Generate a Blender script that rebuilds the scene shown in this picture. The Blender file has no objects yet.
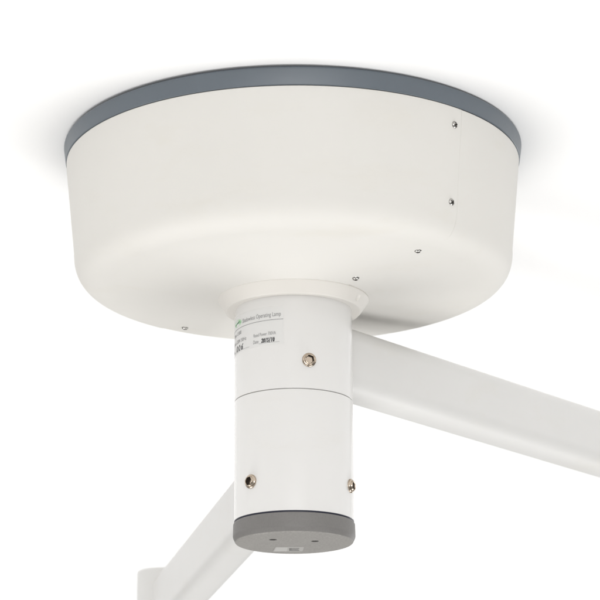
import bpy, bmesh, math
from mathutils import Vector, Matrix

scene = bpy.context.scene
COL = scene.collection
CAM_Z = 1.6                      # camera height; heights below are measured from it
HC = 1.0885                      # ceiling above the camera
D = 2.9791                       # camera to the mount's axis
rad = math.radians


# ------------------------------------------------------------------ materials
def principled(name, color, rough=0.4, metal=0.0, coat=0.0, coat_rough=0.1, spec=0.5,
               vary=0.0, vary_scale=12.0, bump=0.0, bump_scale=300.0, speckle=0.0, speckle_scale=500.0,
               rough_vary=0.0, stain=0.0):
    m = bpy.data.materials.new(name)
    m.use_nodes = True
    nt = m.node_tree
    b = nt.nodes['Principled BSDF']
    b.inputs['Base Color'].default_value = (*color, 1)
    b.inputs['Roughness'].default_value = rough
    b.inputs['Metallic'].default_value = metal
    b.inputs['Specular IOR Level'].default_value = spec
    b.inputs['Coat Weight'].default_value = coat
    b.inputs['Coat Roughness'].default_value = coat_rough
    tc = nt.nodes.new('ShaderNodeTexCoord')
    col_out = None
    if vary > 0:
        n = nt.nodes.new('ShaderNodeTexNoise')
        n.inputs['Scale'].default_value = vary_scale
        n.inputs['Detail'].default_value = 6
        n.inputs['Roughness'].default_value = 0.6
        nt.links.new(tc.outputs['Object'], n.inputs['Vector'])
        mx = nt.nodes.new('ShaderNodeMix')
        mx.data_type = 'RGBA'
        mx.inputs['A'].default_value = (*[c * (1 - vary) for c in color], 1)
        mx.inputs['B'].default_value = (*[min(1, c * (1 + vary)) for c in color], 1)
        nt.links.new(n.outputs['Fac'], mx.inputs['Factor'])
        col_out = mx.outputs['Result']
        if rough_vary > 0:
            mr = nt.nodes.new('ShaderNodeMapRange')
            mr.inputs['From Min'].default_value = 0.3
            mr.inputs['From Max'].default_value = 0.7
            mr.inputs['To Min'].default_value = rough - rough_vary
            mr.inputs['To Max'].default_value = rough + rough_vary
            nt.links.new(n.outputs['Fac'], mr.inputs['Value'])
            nt.links.new(mr.outputs['Result'], b.inputs['Roughness'])
    if stain > 0:           # faint yellowed handling marks, drawn out along one direction
        mp = nt.nodes.new('ShaderNodeMapping')
        mp.inputs['Rotation'].default_value = (0.2, 0.5, 0.7)
        mp.inputs['Scale'].default_value = (5, 14, 22)
        nt.links.new(tc.outputs['Object'], mp.inputs['Vector'])
        ns = nt.nodes.new('ShaderNodeTexNoise')
        ns.inputs['Scale'].default_value = 1.0
        ns.inputs['Detail'].default_value = 5
        ns.inputs['Roughness'].default_value = 0.65
        nt.links.new(mp.outputs['Vector'], ns.inputs['Vector'])
        rs = nt.nodes.new('ShaderNodeMapRange')
        rs.inputs['From Min'].default_value = 0.55
        rs.inputs['From Max'].default_value = 0.75
        rs.inputs['To Max'].default_value = stain
        nt.links.new(ns.outputs['Fac'], rs.inputs['Value'])
        ms = nt.nodes.new('ShaderNodeMix')
        ms.data_type = 'RGBA'
        ms.inputs['B'].default_value = (color[0] * .93, color[1] * .90, color[2] * .82, 1)
        if col_out:
            nt.links.new(col_out, ms.inputs['A'])
        else:
            ms.inputs['A'].default_value = (*color, 1)
        nt.links.new(rs.outputs['Result'], ms.inputs['Factor'])
        col_out = ms.outputs['Result']
    if speckle > 0:
        n2 = nt.nodes.new('ShaderNodeTexNoise')
        n2.inputs['Scale'].default_value = speckle_scale
        n2.inputs['Detail'].default_value = 3
        nt.links.new(tc.outputs['Object'], n2.inputs['Vector'])
        mr2 = nt.nodes.new('ShaderNodeMapRange')
        mr2.inputs['From Min'].default_value = 0.35
        mr2.inputs['From Max'].default_value = 0.65
        mr2.inputs['To Min'].default_value = 1 - speckle
        mr2.inputs['To Max'].default_value = 1 + speckle
        nt.links.new(n2.outputs['Fac'], mr2.inputs['Value'])
        mul = nt.nodes.new('ShaderNodeMix')
        mul.data_type = 'RGBA'
        mul.blend_type = 'MULTIPLY'
        mul.inputs['Factor'].default_value = 1
        if col_out:
            nt.links.new(col_out, mul.inputs['A'])
        else:
            mul.inputs['A'].default_value = (*color, 1)
        nt.links.new(mr2.outputs['Result'], mul.inputs['B'])
        col_out = mul.outputs['Result']
    if col_out:
        nt.links.new(col_out, b.inputs['Base Color'])
    if bump > 0:
        n3 = nt.nodes.new('ShaderNodeTexNoise')
        n3.inputs['Scale'].default_value = bump_scale
        n3.inputs['Detail'].default_value = 3
        nt.links.new(tc.outputs['Object'], n3.inputs['Vector'])
        bp = nt.nodes.new('ShaderNodeBump')
        bp.inputs['Strength'].default_value = bump
        bp.inputs['Distance'].default_value = 0.001
        nt.links.new(n3.outputs['Fac'], bp.inputs['Height'])
        nt.links.new(bp.outputs['Normal'], b.inputs['Normal'])
    return m


M = {
    'ceiling': principled('white_ceiling_paint', (0.95, 0.95, 0.95), 0.85, spec=0.2, vary=0.01, vary_scale=3),
    'canopy': principled('cream_moulded_plastic', (0.712, 0.697, 0.663), 0.58, stain=0.22, spec=0.35, vary=0.028, vary_scale=7,
                         bump=0.10, bump_scale=90, rough_vary=0.06),
    'collar': principled('ivory_plastic', (0.73, 0.706, 0.665), 0.45, vary=0.015, vary_scale=20, bump=0.08, bump_scale=150),
    'ring': principled('slate_rubber', (0.120, 0.142, 0.165), 0.38, vary=0.11, vary_scale=14, rough_vary=0.06,
                       bump=0.08, bump_scale=200),
    'sleeve': principled('white_powder_coat', (0.735, 0.727, 0.714), 0.20, stain=0.15, coat=0.6, coat_rough=0.08, vary=0.008,
                         vary_scale=18, bump=0.05, bump_scale=60),
    'arm': principled('white_arm_paint', (0.69, 0.684, 0.670), 0.42, stain=0.25, coat=0.15, coat_rough=0.25, vary=0.022,
                      vary_scale=11, bump=0.16, bump_scale=22),
    'cap': principled('taupe_cast_plastic', (0.180, 0.174, 0.168), 0.55, vary=0.06, vary_scale=25, speckle=0.03,
                      speckle_scale=420, bump=0.2, bump_scale=420),
    'gasket': principled('navy_gasket', (0.014, 0.016, 0.032), 0.45),
    'steel': principled('screw_steel', (0.42, 0.41, 0.39), 0.28, metal=1.0, vary=0.05, vary_scale=400),
    'bronze': principled('nickel_screw', (0.50, 0.42, 0.34), 0.18, metal=1.0, vary=0.08, vary_scale=400),
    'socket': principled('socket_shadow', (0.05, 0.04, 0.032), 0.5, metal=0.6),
    'label': principled('label_paper', (0.725, 0.722, 0.712), 0.45, spec=0.4),
    'ink': principled('printed_ink', (0.22, 0.22, 0.225), 0.5),
    'pen': principled('pen_ink', (0.03, 0.03, 0.035), 0.5),
    'green': principled('green_ink', (0.06, 0.22, 0.09), 0.5),
    'green_pale': principled('pale_green_ink', (0.42, 0.66, 0.42), 0.5),
    'mark': principled('grey_mark_ink', (0.16, 0.155, 0.15), 0.5),
    'cap_face': principled('taupe_cast_face', (0.262, 0.252, 0.238), 0.62, vary=0.10, vary_scale=45, speckle=0.09,
                           speckle_scale=330, bump=0.25, bump_scale=330),
    'sticker': principled('grey_sticker', (0.37, 0.362, 0.345), 0.5),
    'sticker_light': principled('pale_sticker', (0.44, 0.432, 0.415), 0.5),
}


# ------------------------------------------------------------------ mesh helpers
def link_mesh(name, bm, mat, parent=None, sharp=35, weld=True):
    if weld:
        bmesh.ops.remove_doubles(bm, verts=bm.verts, dist=1e-6)
    bmesh.ops.recalc_face_normals(bm, faces=bm.faces)
    me = bpy.data.meshes.new(name)
    bm.to_mesh(me)
    bm.free()
    for p in me.polygons:
        p.use_smooth = True
    me.set_sharp_from_angle(angle=rad(sharp))
    me.materials.append(mat)
    o = bpy.data.objects.new(name, me)
    COL.objects.link(o)
    if parent:
        o.parent = parent
    return o


def rounded(profile, radii, n=6):
    """Round the corners of an (r, z) polyline; radii[i] is for point i."""
    out = []
    for i, p in enumerate(profile):
        p = Vector(p)
        rr = radii[i]
        if rr <= 0 or i in (0, len(profile) - 1):
            out.append(p)
            continue
        a = Vector(profile[i - 1]) - p
        b = Vector(profile[i + 1]) - p
        t = min(rr, a.length * 0.49, b.length * 0.49)
        a.normalize()
        b.normalize()
        p0, p2 = p + a * t, p + b * t
        for k in range(n + 1):
            u = k / n
            out.append(p0 * (1 - u) ** 2 + p * 2 * u * (1 - u) + p2 * u * u)
    return [(v.x, v.y) for v in out]


def lathe(profile, n=192, az=None, bm=None, warp=None):
    """Revolve an (r, z) polyline about z; azimuth 0 faces the camera (-y), positive to the right."""
    bm = bm or bmesh.new()
    az = az or [2 * math.pi * i / n for i in range(n)]
    rings = []
    for j, (r, z) in enumerate(profile):
        if r < 1e-7:
            rings.append([bm.verts.new((0, 0, z))])
            continue
        row = []
        for a in az:
            rr, zz = warp(j, r, z, a) if warp else (r, z)
            row.append(bm.verts.new((rr * math.sin(a), -rr * math.cos(a), zz)))
        rings.append(row)
    m = len(az)
    for p, q in zip(rings, rings[1:]):
        for i in range(m):
            k = (i + 1) % m
            if len(p) == 1 and len(q) == 1:
                continue
            if len(p) == 1:
                bm.faces.new((p[0], q[i], q[k]))
            elif len(q) == 1:
                bm.faces.new((p[i], p[k], q[0]))
            else:
                bm.faces.new((p[i], p[k], q[k], q[i]))
    return bm


def place(o, az, r, z, tilt=0.0, spin=0.0):
    """Local +z looks outward from the axis at azimuth az; tilt turns it down towards -z."""
    out = Vector((math.sin(az), -math.cos(az), 0)) * math.cos(tilt) + Vector((0, 0, -1)) * math.sin(tilt)
    side = Vector((math.cos(az), math.sin(az), 0))
    up = out.cross(side)
    mat = Matrix((side, up, out)).transposed().to_4x4() @ Matrix.Rotation(spin, 4, 'Z')
    mat.translation = Vector((r * math.sin(az), -r * math.cos(az), z))
    o.matrix_local = mat
    return o


def cut(o, cutters):
    """Subtract closed cutter meshes from o, then drop the cutters."""
    for c in cutters:
        md = o.modifiers.new('cut', 'BOOLEAN')
        md.operation = 'DIFFERENCE'
        md.solver = 'EXACT'
        md.object = c
    dg = bpy.context.evaluated_depsgraph_get()
    dg.update()
    me = bpy.data.meshes.new_from_object(o.evaluated_get(dg))
    old = o.data
    o.modifiers.clear()
    o.data = me
    bpy.data.meshes.remove(old)
    for c in cutters:
        m = c.data
        bpy.data.objects.remove(c)
        bpy.data.meshes.remove(m)
    me.set_sharp_from_angle(angle=rad(35))


# ------------------------------------------------------------------ setting
bm = bmesh.new()
S = 20
vs = [bm.verts.new(p) for p in ((-S, -S, 0), (-S, S, 0), (S, S, 0), (S, -S, 0))]
bm.faces.new(vs)
vt = [bm.verts.new(p) for p in ((-S, -S, .1), (-S, S, .1), (S, S, .1), (S, -S, .1))]
bm.faces.new(vt)
for i in range(4):
    bm.faces.new((vs[i], vs[(i + 1) % 4], vt[(i + 1) % 4], vt[i]))
ceiling = link_mesh('ceiling', bm, M['ceiling'])
ceiling.location = (0, 0, CAM_Z + HC)
ceiling['kind'] = 'structure'
ceiling['label'] = 'plain white ceiling the lamp mount is fixed to'
ceiling['category'] = 'ceiling'

# ------------------------------------------------------------------ the mount (local z = height above camera)
root = bpy.data.objects.new('surgical_lamp_mount', None)
root.empty_display_size = 0.1
COL.objects.link(root)
root.location = (0, 0, CAM_Z)
root['label'] = 'white round ceiling mount of an operating lamp, grey rimmed canopy, stubby column and two arms'
root['category'] = 'lamp mount'

# grey base ring against the ceiling
zb = HC - 0.0250
prof = rounded([(0.285, HC - 0.0003), (0.2955, HC - 0.0003), (0.2955, HC - 0.0022), (0.2988, HC - 0.0022), (0.3004, HC - 0.0042), (0.2975, zb), (0.2950, zb), (0.2930, zb + 0.003), (0.2850, zb + 0.003)],
               [0, 0, 0, .001, .003, .0025, .0008, 0, 0])
ring = link_mesh('base_ring', lathe(prof, 256), M['ring'], root, sharp=50)

# canopy: drafted wall, soft lower corner, slightly conical underside, split in two shells
r1, z1, r2, z2, ex = .28397, .94105, .2388, .8964, 2.465
prof = [(0.2920, zb - 0.0006), (0.2957, zb - 0.0006), (0.2964, zb - 0.0014)]
for k in range(1, 14):
    t = k / 14
    prof.append((0.2964 + (r1 - 0.2964) * t, zb - 0.0014 + (z1 - zb + 0.0014) * t))
NF = 30
for k in range(NF + 1):
    t = (math.pi / 2) * k / NF
    prof.append((r2 + (r1 - r2) * max(0, math.cos(t)) ** (2 / ex), z1 + (z2 - z1) * math.sin(t) ** (2 / ex)))
for k in range(1, 15):
    t = k / 14
    prof.append((r2 + (0.070 - r2) * t, z2 + (0.8795 - z2) * t))
nrm = []
for j in range(len(prof)):
    a, b = Vector(prof[max(0, j - 1)]), Vector(prof[min(len(prof) - 1, j + 1)])
    d = (b - a).normalized()
    nrm.append((-d.y, d.x))
SEAM = rad(44.6)
half_w = 0.00050 / 0.285
az = set()
for base in (SEAM, SEAM - math.pi):
    az |= {base - 2.2 * half_w, base - half_w, base, base + half_w, base + 2.2 * half_w}
N = 240
for i in range(N):
    a = -math.pi + 2 * math.pi * i / N
    if min(abs(a - s) for s in (SEAM, SEAM - math.pi)) > 0.006:
        az.add(a)
az = sorted(az)


def seam_warp(j, r, z, a):
    front_half = (SEAM - math.pi) < a < SEAM
    off = 0.0
    if front_half:
        off = 0.0007
    if min(abs(a - SEAM), abs(a - SEAM + math.pi)) < 0.5 * half_w:
        off = -0.0012
    if j < 3 and off > 0:
        off *= 0.3
    nx, nz = nrm[j]
    return r + nx * off, z + nz * off


# outward normal check: the wall's normal must point away from the axis
if nrm[8][0] < 0:
    nrm = [(-x, -y) for x, y in nrm]
canopy = link_mesh('canopy', lathe(prof, az=az, warp=seam_warp), M['canopy'], root, sharp=32)


# ring and canopy hang a quarter of a degree out of level, as in the photo
for o in (ring, canopy):
    o.rotation_euler = (0, rad(-.25), 0)
    o.location = (HC * math.sin(rad(.25)), 0, 0)


def pan_head(name, r, parent):
    """Domed screw head with a cross recess."""
    prof = [(0, r * .62), (r * .30, r * .60), (r * .62, r * .48), (r * .88, r * .26), (r, r * .05), (r, -r * .4), (0, -r * .4)]
    o = link_mesh(name, lathe(prof, 40), M['steel'])
    cs = []
    for ang in (0, math.pi / 2):
        b = bmesh.new()
        bmesh.ops.create_cube(b, size=1)
        bmesh.ops.scale(b, vec=(r * 1.2, r * .30, r * .8), verts=b.verts)
        bmesh.ops.rotate(b, matrix=Matrix.Rotation(ang, 3, 'Z'), verts=b.verts)
        bmesh.ops.translate(b, vec=(0, 0, r * .62), verts=b.verts)
        cs.append(link_mesh('cutter', b, M['socket']))
    cut(o, cs)
    o.parent = parent
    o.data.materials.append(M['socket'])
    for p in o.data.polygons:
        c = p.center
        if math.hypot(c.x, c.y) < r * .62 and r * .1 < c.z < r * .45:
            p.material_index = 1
    return o


screw0 = None
for k, (a, r, z, tilt, spin) in enumerate(((42.3, .2947, 1.0404, 7, 20), (42.5, .2845, .9431, 8, 55), (42.3, .2268, .8949, 83, 10),
                                           (40.6, .1195, .8836, 84, 35), (-139.0, .2268, .8949, 83, 60), (-140.6, .1195, .8836, 84, 5))):
    if screw0 is None:
        o = screw0 = pan_head('canopy_screw', .0046, canopy)
    else:
        o = screw0.copy()
        COL.objects.link(o)
        o.parent = canopy
    place(o, rad(a), r, z, rad(tilt), rad(spin))

# collar under the canopy
prof = rounded([(0.060, .8835), (0.0966, .8835), (0.0979, .8812), (0.0868, .8655), (0.0700, .8672)],
               [0, .0006, .0010, .0016, 0], 10)
collar = link_mesh('collar', lathe(prof, 192), M['collar'], root, sharp=50)
cs = []
for a in (63.5, 243.5):
    b = bmesh.new()
    bmesh.ops.create_uvsphere(b, u_segments=32, v_segments=20, radius=.0078)
    c = link_mesh('cutter', b, M['collar'])
    place(c, rad(a), .0970, .8698, rad(35))
    cs.append(c)
# close the collar solid before cutting
bmm = bmesh.new()
bmm.from_mesh(collar.data)
rim = [e for e in bmm.edges if e.is_boundary]
bmesh.ops.bridge_loops(bmm, edges=rim)
bmesh.ops.recalc_face_normals(bmm, faces=bmm.faces)
bmm.to_mesh(collar.data)
bmm.free()
cs_fix = cs
collar.parent = None
cut(collar, cs_fix)
collar.parent = root

# column: two sleeves with a fine gap between them
RC = .0757
ZSEAM, ZCAP = .7452, .5895
prof = rounded([(0.066, .869), (RC, .869), (RC, ZSEAM + .0005), (RC - .0035, ZSEAM + .0005), (RC - .0035, ZSEAM - .002)], [0, 0, .0006, 0, 0])
prof = [prof[0]] + [(RC, .869 - .1 * i / 8) for i in range(9)] + prof[2:]
upper = link_mesh('upper_sleeve', lathe(prof, 192), M['sleeve'], root, sharp=50)
prof = rounded([(RC - .0045, ZSEAM - .0005), (RC, ZSEAM - .0005), (RC, ZCAP + .0012), (0.060, ZCAP + .0012)], [0, .0006, .0004, 0])
lower = link_mesh('lower_sleeve', lathe(prof, 192), M['sleeve'], root, sharp=50)
prof = [(0.060, ZCAP + .0016), (RC - .0005, ZCAP + .0016), (RC - .0001, ZCAP + .0004), (RC - .0005, ZCAP - .0008), (0.060, ZCAP - .0008)]
link_mesh('gasket', lathe(prof, 192), M['gasket'], root)


def hex_screw(name, parent):
    """Button head with an open hexagon socket and a washer face."""
    R = .0091
    base = rounded([(R * .92, -.003), (R, .0002), (R * .98, .0018), (R * .86, .0028), (R * .76, .0029), (R * .74, .0038), (R * .68, .0048), (R * .64, .0049)],
                   [0, .0004, .0006, .0004, .0003, .0004, .0003, 0], 3)
    k0 = len(base)
    prof = base + [(R * .60, .0048), (R * .56, .0043), (R * .52, .0004), (R * .2, .0003), (0, .0002)]

    def hexagon(j, r, z, a):
        if j < k0 or j > k0 + 2:
            return r, z
        t = (a % (math.pi / 3)) - math.pi / 6
        return r * .93 / math.cos(t), z
    o = link_mesh(name, lathe(prof, 60, warp=hexagon), M['bronze'], parent, sharp=30)
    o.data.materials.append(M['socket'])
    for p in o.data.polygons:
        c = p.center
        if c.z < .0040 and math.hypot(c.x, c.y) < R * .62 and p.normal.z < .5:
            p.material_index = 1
    return o


hs = hex_screw('hex_screw', upper)
place(hs, rad(14.9), RC, .7823, 0, rad(12))
for a, z, s in ((-44.9, .6314, 30), (69.4, .6310, 5), (192.2, .6312, 15)):
    o = hs.copy()
    COL.objects.link(o)
    o.parent = lower
    place(o, rad(a), RC, z, 0, rad(s))
o = hs.copy()
COL.objects.link(o)
o.parent = upper
place(o, rad(194.9), RC, .7823)

# cap closing the column
zc0 = ZCAP - .0008
prof = rounded([(0, zc0), (0.0752, zc0), (0.0768, zc0 - .0018), (0.0772, .5708), (0.0738, .5634), (0, .5632)], [0, 0, .0015, .0016, .0022, 0], 8)
cap = link_mesh('end_cap', lathe(prof, 192), M['cap'], None, sharp=40)
cs = []
for x, y in ((-.0264, -.0255), (.0260, -.0145)):
    b = bmesh.new()
    bmesh.ops.create_cone(b, cap_ends=True, segments=32, radius1=.0048, radius2=.0048, depth=.016)
    bmesh.ops.translate(b, vec=(x, y, .5632), verts=b.verts)
    cs.append(link_mesh('cutter', b, M['cap']))
cut(cap, cs)
cap.data.materials.append(M['cap_face'])
for p in cap.data.polygons:
    if p.normal.z < -.55 and p.center.z < .566:
        p.material_index = 1
cap.parent = root


def flat_patch(pts, z, t=.0003):
    b = bmesh.new()
    lo = [b.verts.new((x, y, z)) for x, y in pts]
    hi = [b.verts.new((x, y, z + t)) for x, y in pts]
    b.faces.new(lo)
    b.faces.new(hi[::-1])
    n = len(pts)
    for i in range(n):
        b.faces.new((lo[i], lo[(i + 1) % n], hi[(i + 1) % n], hi[i]))
    return b


st = link_mesh('sticker', flat_patch([(-.0235, .022), (.0125, .022), (.0105, .053), (-.0275, .053)], .5630), M['sticker'], cap)
link_mesh('sticker_panel', flat_patch([(-.0228, .0235), (-.0085, .0235), (-.0095, .0515), (-.0262, .0515)], .5628), M['sticker_light'], st)
b = bmesh.new()
for x0, x1, y0, y1 in ((-.0065, -.0035, .030, .048), (-.0035, .0065, .030, .0335), (-.0035, .0055, .0375, .041), (-.0035, .0065, .0445, .048)):
    p = flat_patch([(x0, y0), (x1, y0), (x1, y1), (x0, y1)], .5628)
    me = bpy.data.meshes.new('tmp')
    p.to_mesh(me)
    p.free()
    b.from_mesh(me)
    bpy.data.meshes.remove(me)
link_mesh('letter_mark', b, M['mark'], st, weld=False)

# ------------------------------------------------------------------ rating label wrapped round the upper sleeve
DEG = RC * math.pi / 180         # arc length of one degree


def wrap_patch(a0, a1, z0, z1, lift, na=40):
    """A thin curved sheet on the sleeve between two azimuths and heights."""
    b = bmesh.new()
    rows = []
    for rr in (RC - .00005, RC + lift):
        for z in (z0, z1):
            rows.append([b.verts.new((rr * math.sin(rad(a0 + (a1 - a0) * i / na)), -rr * math.cos(rad(a0 + (a1 - a0) * i / na)), z)) for i in range(na + 1)])
    il, ih, ol, oh = rows
    for i in range(na):
        b.faces.new((ol[i], ol[i + 1], oh[i + 1], oh[i]))
        b.faces.new((il[i], ol[i], ol[i + 1], il[i + 1]))
        b.faces.new((ih[i], oh[i], oh[i + 1], ih[i + 1]))
    b.faces.new((il[0], ih[0], oh[0], ol[0]))
    b.faces.new((il[-1], ih[-1], oh[-1], ol[-1]))
    return b


label = link_mesh('rating_label', wrap_patch(-93, -9.4, .8035, .8525, .00018), M['label'], root)


def add_mesh(dst, src_bm):
    me = bpy.data.meshes.new('tmp')
    src_bm.to_mesh(me)
    src_bm.free()
    dst.from_mesh(me)
    bpy.data.meshes.remove(me)


def add_text(dst, body, a0, a1, z, height, lift=.00034, shear=0.0):
    """Set text between two azimuths, centred on height z, wrapped on the sleeve."""
    cu = bpy.data.curves.new('text', 'FONT')
    cu.body = body
    cu.size = 1
    cu.shear = shear
    cu.resolution_u = 3
    ob = bpy.data.objects.new('text', cu)
    COL.objects.link(ob)
    dg = bpy.context.evaluated_depsgraph_get()
    dg.update()
    me = bpy.data.meshes.new_from_object(ob.evaluated_get(dg))
    bpy.data.objects.remove(ob)
    bpy.data.curves.remove(cu)
    xs = [v.co.x for v in me.vertices]
    x0, x1 = min(xs), max(xs)
    for v in me.vertices:
        a = rad(a0 + (a1 - a0) * (v.co.x - x0) / (x1 - x0))
        zz = z + (v.co.y - .34) * height / .7
        rr = RC + lift
        v.co = (rr * math.sin(a), -rr * math.cos(a), zz)
    dst.from_mesh(me)
    bpy.data.meshes.remove(me)


b = bmesh.new()
add_text(b, 'Shadowless Operating Lamp', -58.5, -12.0, .8428, .0056)
add_text(b, 'Type: L500', -83, -61, .8293, .0046)
add_text(b, 'Input: 220V 50Hz', -83, -52, .8187, .0046)
add_text(b, 'Rated Power: 700VA', -41.5, -17.0, .8183, .0044)
add_text(b, 'No.', -86, -78, .8085, .0044)
add_text(b, 'Date', -42.0, -35.5, .8098, .0046)
add_mesh(b, wrap_patch(-92.5, -9.7, .8354, .8360, .00030))
add_mesh(b, wrap_patch(-77, -47.5, .8055, .8058, .00030))
add_mesh(b, wrap_patch(-35, -13.5, .8062, .8065, .00030))
link_mesh('printed_text', b, M['ink'], label, weld=False)

# logo: a green oval with a dark stroke across it
b = bmesh.new()
n = 36
vs = []
for i in range(n):
    t = 2 * math.pi * i / n
    a = rad(-69.5 + 9.0 * math.cos(t))
    vs.append(b.verts.new(((RC + .00032) * math.sin(a), -(RC + .00032) * math.cos(a), .8432 + .0046 * math.sin(t))))
b.faces.new(vs)
lg = link_mesh('logo', b, M['green_pale'], label, weld=False)
b = bmesh.new()
for a0, z in ((-77, .8416), (-74.5, .8425), (-72, .8432), (-69.5, .8436), (-67, .8442)):
    add_mesh(b, wrap_patch(a0, a0 + 2.6, z, z + .0011, .00042, 4))
add_mesh(b, wrap_patch(-77.3, -61.5, .84275, .84325, .00040, 12))
link_mesh('logo_letters', b, M['green'], label, weld=False)

def stroke(dst, pts, w=.0005, lift=.00040):
    """A pen stroke on the sleeve through (azimuth, z) points."""
    for (a0, z0), (a1, z1) in zip(pts, pts[1:]):
        d = Vector(((a1 - a0) * DEG, z1 - z0))
        if d.length < 1e-9:
            continue
        d.normalize()
        n_ = Vector((-d.y, d.x)) * w
        e = d * w * .6
        vv = []
        for sx, sz in ((a0 * DEG - e.x + n_.x, z0 - e.y + n_.y), (a1 * DEG + e.x + n_.x, z1 + e.y + n_.y),
                       (a1 * DEG + e.x - n_.x, z1 + e.y - n_.y), (a0 * DEG - e.x - n_.x, z0 - e.y - n_.y)):
            a = sx / RC
            rr = RC + lift
            vv.append(dst.verts.new((rr * math.sin(a), -rr * math.cos(a), sz)))
        dst.faces.new(vv)


GLYPH = {   # pen paths in a unit box
    '2': [[(0, .75), (.3, 1), (.7, .85), (.6, .5), (0, .05), (.8, .1)]],
    '0': [[(.4, 1), (.05, .6), (.2, .05), (.6, .1), (.75, .6), (.4, 1)]],
    '1': [[(.25, .8), (.5, 1), (.35, 0)]],
    '3': [[(.05, .9), (.6, .95), (.3, .55), (.7, .3), (.35, 0), (0, .15)]],
    '6': [[(.6, 1), (.15, .5), (.2, .05), (.6, .1), (.55, .45), (.15, .4)]],
    '/': [[(.1, -.1), (.6, 1.05)]],
    '.': [[(.2, 0), (.3, .08)]],
    'm': [[(0, 0), (.1, .6), (.3, .1), (.4, .6), (.6, .1), (.75, .6), (.9, 0)]],
    'd': [[(.6, .5), (.1, .4), (.15, .02), (.55, .1), (.75, 1.2), (.65, 0)]],
}


def handwrite(dst, text, a0, a1, z0, h, w):
    step = (a1 - a0) / len(text)
    for i, ch in enumerate(text):
        for path in GLYPH[ch]:
            stroke(dst, [(a0 + step * (i + .92 * x + .16 * y), z0 + h * y) for x, y in path], w)


b = bmesh.new()
handwrite(b, '2013/10', -32, -18, .8073, .0052, .00052)
link_mesh('handwritten_date', b, M['pen'], label, weld=False)
b = bmesh.new()
handwrite(b, '006', -73, -56, .8062, .0068, .00060)
link_mesh('handwritten_number', b, M['pen'], label, weld=False)


# ------------------------------------------------------------------ swing arms
def swing_arm(az_deg, za, h, w, rr, slope, length, hub_r):
    a = rad(az_deg)
    d = Vector((math.sin(a), math.cos(a), math.tan(rad(slope))))
    n_ = Vector((math.cos(a), -math.sin(a), 0))
    sec = []
    for q, (sx, sz) in enumerate(((1, 1), (-1, 1), (-1, -1), (1, -1))):
        for k in range(11):
            t = rad(90 * q + 9 * k)
            sec.append((sx * (w - rr) + rr * math.cos(t), sz * (h - rr) + rr * math.sin(t)))
    b = bmesh.new()
    rows = []
    for i in range(25):
        s = .030 + (length - .030) * i / 24
        rows.append([b.verts.new(d * s + n_ * x + Vector((0, 0, za + z))) for x, z in sec])
    m = len(sec)
    for p, q in zip(rows, rows[1:]):
        for i in range(m):
            k = (i + 1) % m
            b.faces.new((p[i], p[k], q[k], q[i]))
    b.faces.new(rows[0][::-1])
    b.faces.new(rows[-1])
    arm = link_mesh('swing_arm', b, M['arm'], root, sharp=45)
    e = d * length
    zt = za + e.z + h
    prof = rounded([(0, zt + .012), (hub_r * .965, zt + .012), (hub_r, zt + .0085), (hub_r, zt - 2 * h - .028), (hub_r * .93, zt - 2 * h - .032), (0, zt - 2 * h - .032)],
                   [0, .002, .002, .002, .002, 0])
    hub = link_mesh('joint_hub', lathe(prof, 96), M['arm'], arm, sharp=40)
    hub.location = (e.x, e.y, 0)
    return arm


swing_arm(43.8, .8175, .0462, .0315, .0250, -1.70, 1.15, .047)
swing_arm(-12.5, .6721, .0480, .0270, .0215, -1.94, .985, .047)

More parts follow.
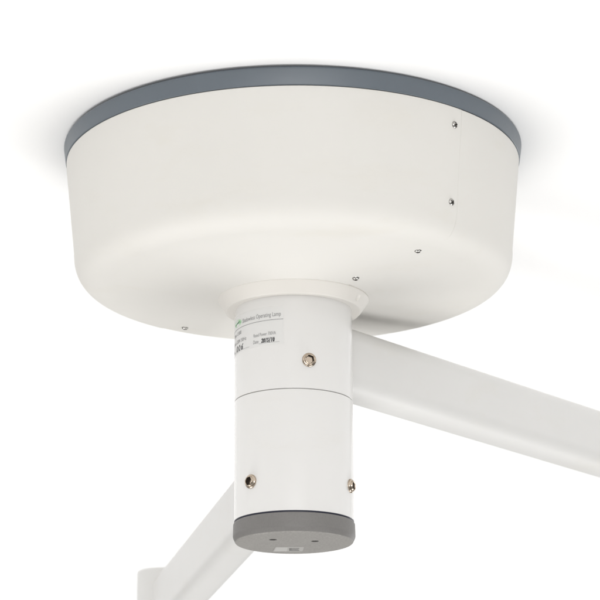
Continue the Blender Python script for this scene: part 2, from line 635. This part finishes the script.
# ------------------------------------------------------------------ light
w = bpy.data.worlds.new('World')
scene.world = w
w.use_nodes = True
nt = w.node_tree
bg = nt.nodes['Background']
tc = nt.nodes.new('ShaderNodeTexCoord')
sp = nt.nodes.new('ShaderNodeSeparateXYZ')
cr = nt.nodes.new('ShaderNodeValToRGB')
mr = nt.nodes.new('ShaderNodeMapRange')
nt.links.new(tc.outputs['Generated'], sp.inputs[0])
mr.inputs['From Min'].default_value = -1
mr.inputs['From Max'].default_value = 1
nt.links.new(sp.outputs['X'], mr.inputs['Value'])
nt.links.new(mr.outputs['Result'], cr.inputs['Fac'])
els = cr.color_ramp.elements
els[0].color = (1.08, 1.07, 1.05, 1)
els[1].color = (.42, .42, .42, 1)
for pos, c in ((.55, (1.0, 1.0, .99, 1)), (.80, (.66, .66, .66, 1))):
    e = els.new(pos)
    e.color = c
nt.links.new(cr.outputs['Color'], bg.inputs['Color'])
bg.inputs['Strength'].default_value = 0.34


def softbox(name, loc, target, sx, sy, power, color=(1, 1, 1)):
    l = bpy.data.lights.new(name, 'AREA')
    l.shape = 'RECTANGLE'
    l.size, l.size_y = sx, sy
    l.energy = power
    l.color = color
    o = bpy.data.objects.new(name, l)
    COL.objects.link(o)
    o.location = loc
    o.rotation_euler = (Vector(target) - Vector(loc)).to_track_quat('-Z', 'Y').to_euler()
    return o


T = (0, 0, CAM_Z + .85)


def around(azim, elev, dist):
    """Point seen from the mount at an azimuth (0 = towards the camera) and an angle below level."""
    a, e = rad(azim), rad(elev)
    return (T[0] + dist * math.cos(e) * math.sin(a), T[1] - dist * math.cos(e) * math.cos(a), T[2] - dist * math.sin(e))


softbox('softbox_key', around(-100, 62, 20), T, 12.5, 12.5, 1860, (1, .985, .965))
softbox('softbox_fill', around(100, 62, 20), T, 12, 12, 1860, (1, .995, .985))
softbox('softbox_front', around(4, 6, 16), T, 9, 5.5, 980, (1, .99, .975))
softbox('softbox_rim', around(146, 6, 9), T, .9, 5, 120)

# ------------------------------------------------------------------ camera
cam = bpy.data.cameras.new('camera')
co = bpy.data.objects.new('camera', cam)
COL.objects.link(co)
cam.sensor_width = 36
cam.lens = 2400 / 600 * 36
cam.clip_start = .05
cam.clip_end = 200
co.matrix_world = Matrix.Translation((0, -D, CAM_Z)) @ Matrix.Rotation(rad(-.166), 4, 'Z') @ Matrix.Rotation(rad(106.5), 4, 'X') @ Matrix.Rotation(rad(-.25), 4, 'Z')
cam.dof.use_dof = True
cam.dof.focus_distance = 2.92
cam.dof.aperture_fstop = 13
scene.camera = co

scene.view_settings.view_transform = 'Standard'
scene.view_settings.look = 'None'
scene.view_settings.exposure = 0.13
scene.view_settings.gamma = 1
